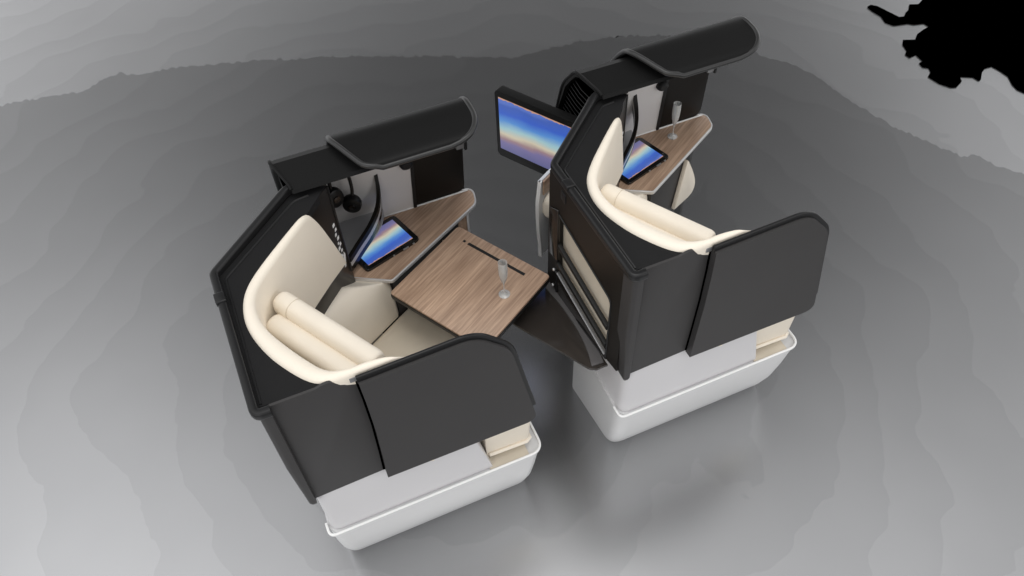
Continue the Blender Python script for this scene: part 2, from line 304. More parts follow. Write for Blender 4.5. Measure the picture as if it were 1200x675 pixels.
# ---------------------------------------------------------------- setting
EDGE = list(((-2.194, 3.397), (-2.18, 3.386), (-2.168, 3.389), (-2.154, 3.381), (-2.141, 3.378), (-2.129, 3.392), (-2.116, 3.392), (-2.101, 3.366), (-2.089, 3.381), (-2.076, 3.38), (-2.061, 3.355), (-2.049, 3.369), (-2.035, 3.356), (-2.023, 3.365), (-2.009, 3.358), (-1.998, 3.37), (-1.983, 3.354), (-1.969, 3.345), (-1.957, 3.353), (-1.943, 3.345), (-1.93, 3.345), (-1.918, 3.361), (-1.903, 3.339), (-1.89, 3.342), (-1.878, 3.348), (-1.865, 3.354), (-1.85, 3.328), (-1.837, 3.337), (-1.824, 3.328), (-1.81, 3.321), (-1.797, 3.324), (-1.783, 3.316), (-1.771, 3.329), (-1.757, 3.316), (-1.744, 3.324), (-1.73, 3.308), (-1.716, 3.307), (-1.704, 3.328), (-1.691, 3.325), (-1.677, 3.321), (-1.662, 3.297), (-1.65, 3.31), (-1.636, 3.303), (-1.623, 3.31), (-1.609, 3.302), (-1.596, 3.304), (-1.582, 3.303), (-1.568, 3.294), (-1.555, 3.292), (-1.541, 3.28), (-1.527, 3.285), (-1.514, 3.276), (-1.5, 3.276), (-1.486, 3.27), (-1.473, 3.277), (-1.46, 3.29), (-1.446, 3.267), (-1.432, 3.262), (-1.418, 3.262), (-1.405, 3.27), (-1.391, 3.263), (-1.377, 3.276), (-1.363, 3.256), (-1.35, 3.261), (-1.336, 3.268), (-1.322, 3.272), (-1.308, 3.247), (-1.295, 3.241), (-1.281, 3.265), (-1.267, 3.242), (-1.253, 3.252), (-1.239, 3.257), (-1.225, 3.251), (-1.212, 3.235), (-1.198, 3.23), (-1.184, 3.252), (-1.17, 3.233), (-1.156, 3.248), (-1.142, 3.226), (-1.128, 3.235), (-1.114, 3.217), (-1.1, 3.212), (-1.086, 3.224), (-1.072, 3.208), (-1.058, 3.227), (-1.044, 3.232), (-1.03, 3.215), (-1.016, 3.231), (-1.002, 3.224), (-0.988, 3.217), (-0.974, 3.209), (-0.96, 3.221), (-0.945, 3.223), (-0.932, 3.197), (-0.917, 3.212), (-0.904, 3.191), (-0.89, 3.192), (-0.875, 3.205), (-0.861, 3.202), (-0.847, 3.198), (-0.833, 3.193), (-0.819, 3.193), (-0.804, 3.19), (-0.789, 3.185), (-0.774, 3.172), (-0.759, 3.181), (-0.744, 3.18), (-0.729, 3.167), (-0.713, 3.178), (-0.698, 3.172), (-0.685, 3.149), (-0.669, 3.159), (-0.654, 3.154), (-0.638, 3.166), (-0.625, 3.164), (-0.612, 3.169), (-0.597, 3.195), (-0.585, 3.187), (-0.572, 3.196), (-0.556, 3.223), (-0.544, 3.216), (-0.53, 3.23), (-0.513, 3.226), (-0.495, 3.239), (-0.479, 3.23), (-0.462, 3.231), (-0.442, 3.256), (-0.427, 3.244), (-0.413, 3.215), (-0.398, 3.196), (-0.38, 3.208), (-0.365, 3.191), (-0.35, 3.177), (-0.333, 3.175), (-0.318, 3.173), (-0.303, 3.174), (-0.288, 3.171), (-0.274, 3.164), (-0.258, 3.172), (-0.243, 3.169), (-0.229, 3.156), (-0.211, 3.178), (-0.198, 3.16), (-0.184, 3.154), (-0.167, 3.167), (-0.151, 3.165), (-0.139, 3.142), (-0.121, 3.155), (-0.106, 3.152), (-0.093, 3.14), (-0.079, 3.127), (-0.061, 3.141), (-0.047, 3.129), (-0.032, 3.124), (-0.02, 3.105), (-0.003, 3.112), (0.01, 3.095), (0.028, 3.111), (0.042, 3.101), (0.056, 3.087), (0.069, 3.075), (0.087, 3.084), (0.103, 3.086), (0.118, 3.084), (0.131, 3.068), (0.148, 3.073), (0.16, 3.05), (0.174, 3.044), (0.193, 3.059), (0.208, 3.052), (0.219, 3.031), (0.235, 3.032), (0.249, 3.022), (0.267, 3.031), (0.284, 3.033), (0.298, 3.024), (0.309, 3.003), (0.327, 3.013), (0.342, 3.005), (0.356, 2.997), (0.371, 2.991), (0.386, 2.986), (0.397, 2.965), (0.417, 2.982), (0.433, 2.981), (0.441, 2.947), (0.457, 2.943), (0.471, 2.934), (0.489, 2.945), (0.5, 2.924), (0.515, 2.919), (0.535, 2.934), (0.546, 2.913), (0.56, 2.904), (0.576, 2.904), (0.592, 2.902), (0.609, 2.903), (0.623, 2.896), (0.639, 2.894), (0.655, 2.893), (0.666, 2.872), (0.683, 2.875), (0.694, 2.854), (0.714, 2.871), (0.722, 2.84), (0.739, 2.84), (0.752, 2.828), (0.766, 2.821), (0.781, 2.814), (0.798, 2.817), (0.817, 2.826), (0.825, 2.798), (0.845, 2.807), (0.858, 2.797), (0.869, 2.779), (0.885, 2.776), (0.9, 2.772), (0.91, 2.75), (0.927, 2.753), (0.944, 2.753), (0.959, 2.749), (0.968, 2.724), (0.986, 2.728), (0.997, 2.713), (1.016, 2.718), (1.031, 2.715), (1.043, 2.699), (1.054, 2.684), (1.075, 2.695), (1.083, 2.671), (1.096, 2.66), (1.112, 2.656), (1.126, 2.649), (1.148, 2.665), (1.156, 2.64), (1.168, 2.627), (1.191, 2.643), (1.203, 2.63), (1.217, 2.622), (1.228, 2.608), (1.243, 2.603), (1.257, 2.594), (1.268, 2.578), (1.29, 2.592), (1.303, 2.584), (1.317, 2.574), (1.331, 2.567), (1.345, 2.561), (1.35, 2.528), (1.365, 2.524), (1.387, 2.538), (1.397, 2.519), (1.413, 2.517), (1.427, 2.509), (1.441, 2.501), (1.451, 2.486), (1.466, 2.48), (1.482, 2.479), (1.498, 2.476), (1.511, 2.465), (1.527, 2.463), (1.536, 2.444), (1.548, 2.432), (1.566, 2.434), (1.583, 2.435), (1.596, 2.425), (1.608, 2.412), (1.619, 2.398), (1.631, 2.386), (1.653, 2.396), (1.665, 2.384), (1.684, 2.388), (1.704, 2.392), (1.722, 2.393), (1.738, 2.389), (1.753, 2.382), (1.774, 2.389), (1.788, 2.381), (1.808, 2.386), (1.829, 2.391), (1.843, 2.383), (1.858, 2.378), (1.884, 2.394), (1.897, 2.383), (1.915, 2.382), (1.926, 2.369), (1.943, 2.367), (1.968, 2.381), (1.979, 2.366), (1.998, 2.368), (2.023, 2.382), (2.039, 2.375), (2.061, 2.384), (2.068, 2.36), (2.086, 2.36), (2.099, 2.349), (2.116, 2.347), (2.134, 2.345), (2.149, 2.339), (2.167, 2.339), (2.19, 2.347), (2.199, 2.329), (2.224, 2.34), (2.238, 2.332), (2.245, 2.31), (2.271, 2.325), (2.287, 2.319), (2.303, 2.314), (2.307, 2.288), (2.334, 2.302), (2.352, 2.302), (2.356, 2.273), (2.383, 2.286), (2.388, 2.259), (2.406, 2.257), (2.42, 2.246), (2.434, 2.236), (2.455, 2.239), (2.468, 2.226), (2.495, 2.24), (2.5, 2.213), (2.517, 2.211), (2.526, 2.196), (2.548, 2.202), (2.551, 2.176), (2.56, 2.161), (2.587, 2.175), (2.595, 2.158), (2.604, 2.142), (2.612, 2.126), (2.634, 2.132), (2.647, 2.124), (2.659, 2.113), (2.665, 2.094), (2.676, 2.081), (2.693, 2.078), (2.705, 2.068), (2.717, 2.055), (2.729, 2.045), (2.74, 2.032), (2.757, 2.029), (2.762, 2.007), (2.766, 1.984), (2.787, 1.987), (2.793, 1.967), (2.814, 1.971), (2.817, 1.946), (2.828, 1.933), (2.841, 1.924), (2.855, 1.917), (2.863, 1.902), (2.867, 1.882), (2.871, 1.859), (2.89, 1.862), (2.898, 1.847), (2.895, 1.815), (2.899, 1.795), (2.913, 1.789), (2.921, 1.775), (2.924, 1.753), (2.94, 1.75), (2.95, 1.736), (2.963, 1.726), (2.968, 1.705), (2.985, 1.699), (2.998, 1.689), (3.001, 1.666), (3.009, 1.648), (3.024, 1.646), (3.022, 1.62), (3.031, 1.61), (3.028, 1.583), (3.037, 1.572), (3.047, 1.562), (3.053, 1.547), (3.06, 1.535), (3.057, 1.508), (3.063, 1.493), (3.069, 1.481), (3.068, 1.46), (3.071, 1.444), (3.065, 1.418), (3.078, 1.415), (3.066, 1.38), (3.077, 1.375), (3.077, 1.356), (3.081, 1.343), (3.078, 1.319), (3.08, 1.303), (3.086, 1.293), (3.09, 1.278), (3.088, 1.257), (3.088, 1.239), (3.099, 1.233), (3.097, 1.212), (3.097, 1.192), (3.108, 1.188), (3.115, 1.178), (3.119, 1.163), (3.114, 1.139), (3.118, 1.125), (3.117, 1.105), (3.122, 1.093), (3.135, 1.091), (3.139, 1.078), (3.141, 1.062), (3.146, 1.049), (3.141, 1.025), (3.142, 1.008), (3.144, 0.994), (3.158, 0.992), (3.154, 0.968), (3.168, 0.966), (3.172, 0.952), (3.172, 0.934), (3.188, 0.934), (3.193, 0.922), (3.187, 0.896), (3.201, 0.894), (3.205, 0.881), (3.207, 0.865), (3.211, 0.852), (3.227, 0.852), (3.227, 0.834), (3.231, 0.821), (3.235, 0.808), (3.245, 0.801), (3.244, 0.783), (3.244, 0.765), (3.259, 0.764), (3.262, 0.75), (3.275, 0.746), (3.278, 0.732), (3.278, 0.714), (3.292, 0.713), (3.286, 0.688), (3.291, 0.677), (3.31, 0.68), (3.317, 0.665), (3.347, 0.674), (3.361, 0.666), (3.365, 0.653), (3.377, 0.648), (3.375, 0.628), (3.379, 0.615), (3.38, 0.599), (3.393, 0.595), (3.389, 0.574), (3.39, 0.557), (3.398, 0.549), (3.408, 0.541), (3.422, 0.537), (3.424, 0.521), (3.434, 0.513), (3.435, 0.497), (3.444, 0.487), (3.453, 0.479), (3.467, 0.475), (3.467, 0.457), (3.473, 0.448), (3.487, 0.446), (3.482, 0.425), (3.493, 0.419), (3.508, 0.418), (3.501, 0.396), (3.521, 0.399), (3.524, 0.386), (3.524, 0.371), (3.533, 0.363), (3.54, 0.354), (3.545, 0.344), (3.554, 0.337), (3.563, 0.33), (3.572, 0.323), (3.58, 0.315), (3.576, 0.296), (3.581, 0.286), (3.591, 0.28), (3.594, 0.268), (3.607, 0.265), (3.615, 0.257), (3.619, 0.246), (3.617, 0.23), (3.637, 0.233), (3.636, 0.217), (3.646, 0.212), (3.644, 0.195), (3.657, 0.192), (3.664, 0.183), (3.669, 0.173), (3.673, 0.162), (3.675, 0.15), (3.688, 0.147), (3.686, 0.131), (3.704, 0.133), (3.708, 0.122), (3.717, 0.115), (3.723, 0.106), (3.718, 0.088), (3.725, 0.08), (3.74, 0.079), (3.746, 0.07), (3.748, 0.058), (3.748, 0.044), (3.753, 0.035), (3.76, 0.027), (3.769, 0.02), (3.782, 0.018), (3.784, 0.006), (3.793, 0.0), (3.794, -0.013), (3.799, -0.022), (3.811, -0.026), (3.816, -0.035), (3.813, -0.051), (3.831, -0.049), (3.825, -0.068), (3.829, -0.078), (3.834, -0.087), (3.849, -0.088), (3.852, -0.099), (3.857, -0.107), (3.862, -0.117), (3.862, -0.129), (3.873, -0.134), (3.885, -0.137), (3.882, -0.153), (3.893, -0.156), (3.897, -0.166), (3.901, -0.176), (3.918, -0.175), (3.912, -0.193), (3.919, -0.2), (3.927, -0.206), (3.933, -0.215), (3.939, -0.222), (3.949, -0.227), (3.949, -0.239), (3.963, -0.241), (3.961, -0.255), (3.964, -0.265), (3.973, -0.271), (3.977, -0.28), (3.976, -0.293), (3.982, -0.3), (4.0, -0.299), (3.995, -0.315), (4.003, -0.321), (4.018, -0.322), (4.019, -0.334), (4.026, -0.34), (4.034, -0.346), (4.032, -0.36), (4.031, -0.372), (4.047, -0.373), (4.043, -0.387), (4.054, -0.391)))
PATCH = ((4.268, 2.017), (4.08, 1.854), (4.022, 1.825), (3.971, 1.845), (3.93, 1.801), (3.897, 1.789), (3.86, 1.759), (3.831, 1.766), (3.821, 1.806), (3.794, 1.913), (3.768, 1.942), (3.736, 1.933), (3.733, 1.89), (3.743, 1.821), (3.724, 1.759), (3.746, 1.711), (3.833, 1.692), (3.852, 1.669), (3.913, 1.654), (3.918, 1.617), (3.865, 1.605), (3.804, 1.585), (3.759, 1.548), (3.696, 1.575), (3.665, 1.542), (3.646, 1.486), (3.614, 1.462), (3.615, 1.427), (3.665, 1.433), (3.657, 1.37), (3.626, 1.364), (3.62, 1.327), (3.643, 1.308), (3.629, 1.276), (3.587, 1.25), (3.597, 1.178), (3.628, 1.123), (3.656, 1.113), (3.717, 1.14), (3.737, 1.177), (3.796, 1.142), (3.801, 1.106), (3.818, 1.108), (3.873, 1.158), (3.913, 1.176), (3.955, 1.173), (3.964, 1.121), (3.966, 1.069), (3.932, 1.003), (3.923, 0.959), (3.935, 0.924), (3.98, 0.82), (4.465, 1.086), (5.047, 1.629))
C0 = Vector((.75, .4))
far = lambda p: (C0.x + (p[0] - C0.x) * 14, C0.y + (p[1] - C0.y) * 14)
from mathutils.geometry import tessellate_polygon
def sheet(name, pts, mat):
    bm = NB(); vs = [bm.verts.new((x, y, 0)) for x, y in pts]
    for tri in tessellate_polygon([[Vector((x, y, 0)) for x, y in pts]]):
        try: bm.faces.new([vs[i] for i in tri])
        except ValueError: pass
    o = finish(name, bm, mat, smooth=False); o['kind'] = 'structure'
    for p in o.data.polygons:
        if p.normal.z < 0: p.flip()
    return o
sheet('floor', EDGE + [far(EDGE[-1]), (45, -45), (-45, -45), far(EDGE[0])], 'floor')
sheet('brightened_outer_floor', EDGE + [far(EDGE[-1]), (45, 45), (-40, 45), far(EDGE[0])], 'outer')
bm = NB(); plan(bm, PATCH, .003, .005); fp = finish('artefact_patch', bm, 'void', smooth=False); fp['kind'] = 'structure'  # added black sheet copying a backdrop artefact, not a mark on the floor

# ---------------------------------------------------------------- the seat
E1 = Vector((.857, .515)); N1 = Vector((.515, -.857))       # where the sitter faces, and across towards the door
def sq(t, sdist, o=(.42, .57)): return (o[0] + E1.x * t + N1.x * sdist, o[1] + E1.y * t + N1.y * sdist)

def build_seat():
    R = empty('airline_seat')
    # ---- base tub
    def basepoly(g, near, rear, front):
        return rounded([(rear, near), (front, near), (front + .0, .30), (.45, .50 + g), (.22, .70 + g), (.10 - g, .50 + g), (-.022 - g * .2, .28)],
                       [.05, .05, .05, .05, .05, .05, .04], 6)
    secs = []
    for z, g, near, rear, front in ((0, 0, 0, 0, .640), (.012, .0, -.012, -.008, .650), (.05, .0, -.030, -.016, .658), (.12, .0, -.052, -.024, .668), (.22, .0, -.070, -.030, .676), (.33, .0, -.084, -.032, .684), (.338, 0, -.084, -.032, .684)):
        secs.append([(p.x, p.y, z) for p in basepoly(g, near, rear, front)])
    base = finish('base', loft(NB(), secs), 'white', R)
    # rim lip
    q = rounded([(-.034, -.040), (-.034, -.087), (.684, -.087), (.684, .20)], [.0, .035, .045, 0], 8, closed=False)
    bm = NB(); sweep(bm, [(p.x, p.y, .345) for p in q], rrect(.008, .011, .003))
    finish('rim', bm, 'rim', base)
    # tub lining (cream ledge)
    bm = NB(); plan(bm, rounded([(.50, -.080), (.635, -.080), (.635, .1), (.50, .1)], .004), .339, .343)
    finish('tub_lining', bm, 'creamdk', base)
    # upper base moulding
    secs = []
    for z, fr in ((.335, .512), (.40, .498), (.50, .476), (.60, .454), (.64, .446)):
        q = rounded([(-.024, -.073), (fr, -.073), (fr, .10), (.10, .30), (-.015, .28)], [.035, .003, .01, .02, .03], 6)
        secs.append([(p.x, p.y, z) for p in q])
    finish('upper_base', loft(NB(), secs), 'lilac', R)
    # leg cushion block in the tub front
    secs = []
    for z, g in ((.362, .006), (.372, 0), (.50, -.004), (.60, -.006)):
        q = rounded([(.505 , -.040 - g * 0), (.656 - g, -.046 + g), (.650 - g, .14), (.505, .14)], [.0, .015, .01, .01], 5)
        secs.append([(p.x, p.y, z) for p in q])
    finish('leg_cushion', loft(NB(), secs), 'cream', R)

    bm = NB(); tube(bm, [(.512, -.046, .374), (.640, -.050, .374), (.655, -.040, .374), (.656, .06, .374)], .0065, 8); finish('cushion_welt', bm, 'cream', R)

    # ---- outer shell, door side
    sh = rounded([(-.030, .588), (.20, .597), (.20, 1.066), (.152, 1.066), (.128, 1.098), (.106, 1.095), (.09, 1.089), (-.030, 1.0885)],
                 [.01, .0, .004, .012, .012, .01, .01, .01], 4)
    bm = NB(); wallside(bm, [(p.x, p.y) for p in sh], -.076, -.069, .0015)
    finish('side_shell', bm, 'shell', R)
    # corner post wrapping the rear corner
    secs = []
    for z, k in ((.565, .6), (.572, .85), (.590, 1), (.80, 1.0), (1.0, 1), (1.085, 1)):
        sx = .0 if z > .7 else (.7 - z) * .10
        q = rounded([(-.0535 + sx, -.090), (-.022, -.090), (-.022, -.03), (-.0515 + sx, -.03)], [.024, .004, .002, .002], 6)
        cx, cy = -.025, -.05
        secs.append([(cx + (p.x - cx) * k, cy + (p.y - cy) * k, z) for p in q])
    finish('corner_post', loft(NB(), secs), 'shell', R)
    # top deck (recessed felt area) reaching under the wing
    deck = [(-.050, -.068), (-.062, .380), (.200, .618), (.300, .606), (.222, .515), (.12, .413), (.042, .332), (.007, .28), (-.008, .218), (.0, .152), (.026, .08), (.07, .006), (.105, -.045), (.14, -.072)]
    bm = NB(); plan(bm, deck, 1.060, 1.088)
    finish('top_deck', bm, 'top', R, angle=30)
    # rail round the outside
    path = rounded([(-.020, -.088, 1.088), (-.056, -.088, 1.088), (-.066, .383, 1.096), (.193, .618, 1.106), (.30, .606, 1.104)], [0, .022, .022, .06, 0], 7, closed=False)
    bm = NB(); sweep(bm, path, rrect(.023, .028, .008))
    rail = finish('top_rail', bm, 'rail', R)
    bm = NB(); path2 = rounded([(-.038, -.062, 1.088), (-.042, .362, 1.0885), (.196, .577, 1.0885), (.24, .582, 1.0885)], [0, .02, .05, 0], 6, closed=False)
    tube(bm, path2, .0035, 8); finish('seam', bm, 'rail', rail)
    # little bracket on the rail
    bm = NB(); m_ = wall_on((-.0638, .305), (-.0622, .262))
    slab(bm, rounded([(0, 1.095), (.036, 1.095), (.036, 1.1125), (0, 1.1125)], .004, 3), lambda s_, z, t: m_(s_, z, t), -.0155, .012, .002)
    finish('rail_bracket', bm, 'rail', rail)
    # rear wall (frame with the opening) : map (b, z) on the rear plane
    rm = lambda b, z, d: (-.035 - (b + .087) * .066 + d - .012, b, z)
    outer = [(-.05, .588), (-.05, 1.082), (.383, 1.086), (.395, .53)]
    inner = rounded([(.012, .580), (.012, .872), (.33, .955), (.33, .560)], [.004, .03, .01, .004], 5)
    bm = NB()
    def ring(poly, d): return [bm.verts.new(rm(p[0], p[1], d)) for p in poly]
    ip = [(p.x, p.y) for p in inner]; ni = len(ip)
    # outer loop resampled to the inner loop
    k4 = ni // 4; op = []
    cs = [outer[0], outer[1], outer[2], outer[3]]
    for i in range(ni):
        c = min(range(4), key=lambda j: (Vector(ip[i]) - Vector([(.012, .580), (.012, .872), (.33, .955), (.33, .560)][j])).length)
        op.append(cs[c])
    for d0, d1 in ((0, .03),):
        o0 = ring(outer, d0); o1 = ring(outer, d1); i0 = ring(ip, d0); i1 = ring(ip, d1)
        idx = [outer.index(p) for p in op]
        for i in range(ni):
            j = (i + 1) % ni
            for OO, II in ((o0, i0), (o1, i1)):
                if idx[i] == idx[j]: bm.faces.new((OO[idx[i]], II[i], II[j]))
                else: bm.faces.new((OO[idx[i]], II[i], II[j], OO[idx[j]]))
            bm.faces.new((i0[i], i0[j], i1[j], i1[i]))
        for i in range(4): bm.faces.new((o0[i], o0[(i + 1) % 4], o1[(i + 1) % 4], o1[i]))
    rw = finish('rear_wall', bm, 'brown', R, angle=30)
    bm = NB(); slab(bm, [(.005, .57), (.005, .89), (.35, .98), (.35, .55)], rm, .020, .045); finish('pocket_lining', bm, 'creamdk', rw)
    bm = NB(); sweep(bm, [rm(p[0], p[1], -.001) for p in ip], circ(.003, n=6), closed=True, up=Vector((1, .05, .01))); finish('opening_trim', bm, 'rail', rw)
    for za, zb, h in ((.802, .722, .018), (.708, .631, .018), (.672, .590, .004)):
        bm = NB(); slab(bm, [(.02, zb), (.02, zb + h), (.335, za + h), (.335, za)], rm, -.004, .010, .002)
        finish('pocket_bar', bm, 'black' if h > .01 else 'silverdim', rw)
    bm = NB(); slab(bm, [(.014, .570), (.014, .588), (.335, .668), (.335, .556)], rm, -.001, .012, .002); finish('kick_panel', bm, 'gloss', rw)
    bm = NB(); slab(bm, rounded([(.322, .74), (.322, .972), (.372, .945), (.372, .735)], .004, 3), rm, -.006, .004, .002); finish('pocket_window', bm, 'gloss', rw)
    for (b_, z_) in ((.340, .680), (.346, .595), (.045, .515)):
        bm = NB(); bmesh.ops.create_uvsphere(bm, u_segments=12, v_segments=8, radius=.006, matrix=Matrix.Translation(rm(b_, z_, -.006)))
        finish('hinge_bolt', bm, 'silver', rw)
    bm = NB(); slab(bm, rounded([(.285, 1.028), (.285, 1.062), (.312, 1.066), (.312, 1.032)], .004, 3), rm, -.003, .004, .001); finish('latch', bm, 'rail', rw)
    # diagonal outer wall and outer hull
    wm = wall_on((-.066, .390), (.180, .640))
    L_ = (Vector((.180, .640)) - Vector((-.066, .390))).length
    bm = NB(); slab(bm, [(0, .40), (L_, .40), (L_, 1.09), (0, 1.085)], wm, -.02, .0, .003); finish('diagonal_wall', bm, 'shell', R)
    bm = NB(); plan(bm, rounded([(.060, .545), (.175, .66), (.17, .868), (.70, .868), (.735, .80), (.735, .765), (.690, .722), sq(.005, -.02), sq(-.02, -.10), sq(-.30, -.10)], .003, 2), .10, .62)
    finish('console_body', bm, 'black', R, angle=25)

    # ---- wing: cream surround
    out = catmull([(.209, .512), (.12, .430), (.035, .345), (-.006, .286), (-.023, .218), (-.018, .148), (.008, .068), (.045, 0), (.083, -.050), (.120, -.072), (.160, -.076), (.215, -.0765), (.27, -.077), (.345, -.077)], 5)
    inn = catmull([(.222, .498), (.128, .400), (.056, .322), (.022, .270), (.012, .214), (.022, .155), (.052, .088), (.093, .015), (.130, -.035), (.176, -.054), (.215, -.053), (.262, -.058), (.330, -.078)], 5)
    # resample both to the same number of stations
    def resample(P, n):
        d = [0]
        for a, b in zip(P, P[1:]): d.append(d[-1] + (b - a).length)
        res = []
        for k in range(n):
            t = d[-1] * k / (n - 1); i = 0
            while i < len(d) - 2 and d[i + 1] < t: i += 1
            s_ = (t - d[i]) / max(1e-9, d[i + 1] - d[i]); res.append(P[i].lerp(P[i + 1], s_))
        return res
    # use arc parameter by control index: both share it, 13/12 spans -> resample separately
    n = 64; O = resample(out, n); I = resample(inn, n)
    def sect(o, i, top, bot, obot):
        wv = (i - o); W = wv.length; d = wv.normalized()
        rz = .018
        pts = [(o.x, o.y, obot), (o.x, o.y, top - rz)]
        for k in range(1, 8):
            a = math.pi - k / 8 * math.pi
            q = o + d * (W / 2 + W / 2 * math.cos(a)); pts.append((q.x, q.y, top - rz + rz * math.sin(a)))
        pts += [(i.x, i.y, top - rz), (i.x, i.y, bot)]
        return pts
    secs = []
    # slanted front part of the wing
    for dd, tz in ((.094, .800), (.090, .822), (.074, .880), (.056, .945), (.040, 1.000), (.028, 1.036), (.018, 1.060), (.008, 1.080)):
        o = Vector((.209, .512)) + Vector((.725, .689)) * dd; i = Vector((.222, .498)) + Vector((.725, .689)) * dd
        secs.append(sect(o, i, tz, .787, .787))
    for k in range(n):
        o, i = O[k], I[k]
        top = (1.090, 1.098, 1.102)[k] if k < 3 else 1.103
        fr = k / (n - 1)
        if fr > .93: top -= (fr - .93) * .35
        bot = .787 if fr < .22 else .787 - min(.25, (fr - .22) * 2)
        secs.append(sect(o, i, top, bot, (1.064 if fr > .58 else min(1.0, bot + .2)) if fr > .12 else .787))
    finish('wing_surround', loft(NB(), secs), 'cream', R, angle=50)
    # black inner wall behind the wing with the control panel
    pw = wall_on((.135, .437), (.300, .600)); LL = (Vector((.300, .600)) - Vector((.135, .437))).length
    bm = NB(); slab(bm, [(-.03, .60), (LL + .008, .60), (LL + .008, .72), (LL, 1.085), (.10, 1.085), (-.03, .90)], pw, -.0, .012, .002)
    cp = finish('control_panel', bm, 'panel', R)
    bm = NB(); slab(bm, [(LL - .0005, .70), (LL + .007, .70), (LL + .004, 1.083), (LL - .004, 1.083)], pw, -.0025, .014, .001); finish('panel_edge', bm, 'rail', cp)
    # printed marks down the panel
    def mark(s0, z0, pts):
        b_ = NB(); slab(b_, [(s0 + x, z0 + y) for x, y in pts], pw, -.0022, -.0004); finish('control_mark', b_, 'print', cp)
    S0 = LL - .022
    dots = [(.0, .94, .006), (.004, .918, .005), (-.002, .900, .005), (.004, .880, .006), (-.001, .860, .004), (.007, .850, .005), (-.003, .838, .006), (.005, .822, .005), (-.002, .806, .004)]
    for dx, zz, sz in dots:
        mark(S0 + dx, zz, [(-sz * .9, -sz), (sz * .8, -sz * .6), (sz * .9, sz * 1.2), (-sz * .6, sz * .7)])
    mark(S0 + .006, .775, [(-.008, -.028), (-.002, -.028), (.010, .020), (.006, .034), (-.001, .016)])
    mark(S0 + .0, .80, [(-.004, -.006), (.004, -.004), (.005, .003), (-.003, .004)])

    # ---- bolsters, backrest, seat
    bm = NB(); bolster(bm, (.070, .318, .985), (.256, .003, .985), .0315, .038, 2.4); hr = finish('headrest_roll', bm, 'cream', R, angle=60)
    bm = NB(); p0 = Vector((.070, .318, .985)); p1 = Vector((.256, .003, .985)); dd = (p1 - p0)
    c0 = p0 + dd * .16
    lat = dd.cross(Vector((0, 0, 1))).normalized(); up_ = Vector((0, 0, 1))
    ringp = [c0 + lat * (math.copysign(abs(math.cos(a)) ** .8, math.cos(a)) * .0318) + up_ * (math.copysign(abs(math.sin(a)) ** .8, math.sin(a)) * .0383) for a in [2 * math.pi * k / 28 for k in range(28)]]
    sweep(bm, ringp, circ(.0012, n=5), closed=True, up=dd.normalized()); finish('seam', bm, 'creamdk', hr)
    bm = NB(); bolster(bm, (.034, .270, .962), (.192, .002, .962), .032, .034, 2.3); finish('back_bolster', bm, 'cream', R, angle=60)
    secs = []
    for z, sh_, th in ((.42, .13, .10), (.55, .10, .10), (.75, .05, .09), (.93, .01, .07), (.96, .0, .05)):
        a0 = Vector((.085, .325)) + E1 * sh_; a1 = Vector((.262, .012)) + E1 * sh_
        q = rounded([a0, a1, a1 - E1 * th, a0 - E1 * th], .015, 4); secs.append([(p.x, p.y, z) for p in q])
    finish('backrest', loft(NB(), secs), 'cream', R, angle=50)
    secs = []
    for z, g in ((.36, .02), (.38, .0), (.425, .0), (.444, .008), (.452, .024)):
        q = rounded([sq(-.36, .006 + g), sq(.10 - g, .006 + g), sq(.06 - g, .40 - g), sq(-.36, .40 - g)], .03, 5); secs.append([(p.x, p.y, z) for p in q])
    finish('seat_cushion', loft(NB(), secs), 'creamdk', R, angle=60)
    # arm block
    secs = []
    g3 = [(-.020, .43), (-.006, .50), (-.004, .57), (-.018, .612), (-.045, .630)]
    poly = []
    ctrl = [(.006, .44), (.004, .52), (-.001, .585), (-.008, .628), (-.020, .658), (-.036, .680), (-.060, .690), (-.115, .694)]
    prof = [(p.x, p.y) for p in catmull(ctrl, 4)] + [(-.115, .44)]
    NT = 30
    for i_ in range(NT + 1):
        t = -.36 * (1 - i_ / NT) ** 1.25; k = .010 * max(0, 1 + t / .012) if t > -.012 else 0
        row = []
        for s_, z in prof:
            x, y = sq(t, s_ - k); dist = (.418 - x) * .471 + (.551 - y) * .882      # falls away towards the rear edge of the side table
            cap = .627 + .5 * (dist + math.sqrt(dist * dist + .0004)) * .85
            row.append((x, y, min(z, cap) - (k * .8 if z > .5 else 0)))
        secs.append(row)
    finish('arm_block', loft(NB(), secs), 'cream', R, angle=50)
    # black console side under the table edge
    cm = wall_on(sq(.003, .002), sq(.30, .002)); 
    bm = NB(); slab(bm, [(0, .08), (.30, .08), (.30, .632), (0, .632)], cm, -.002, .02, .002); finish('console_side', bm, 'shell', R)
    # cream side pad low on the console
    pad = [(.208, .372)] + [(p.x, p.y) for p in catmull([(.259, .598), (.284, .560), (.322, .500), (.356, .440), (.376, .390), (.376, .352)], 4)] + [(.362, .341), (.33, .346)]
    bm = NB(); slab(bm, pad, cm, -.022, -.003, .007, 3); finish('side_pad', bm, 'cream', R, angle=50)

    # ---- side table
    tp = rounded([(.20, .545), (.285, .622), (.418, .551), (.808, .772), (.826, .852), (.30, .852), (.20, .70)], [0, .0, .012, .045, .035, .0, 0], 8)
    bm = NB(); plan(bm, tp, .632, .650, .003); st = finish('side_table', bm, 'wood', R)
    path = rounded([(.285, .626, .643), (.418, .549, .643), (.810, .771, .643), (.829, .856, .643), (.62, .856, .643)], [0, .014, .047, .037, 0], 8, closed=False)
    bm = NB(); sweep(bm, path, rrect(.007, .015, .003)); finish('table_edging', bm, 'edging', st)
    bm = NB(); sweep(bm, [(.34, .843, .653), (.806, .843, .653)], rrect(.006, .006, .002)); finish('back_trim', bm, 'rim', st)
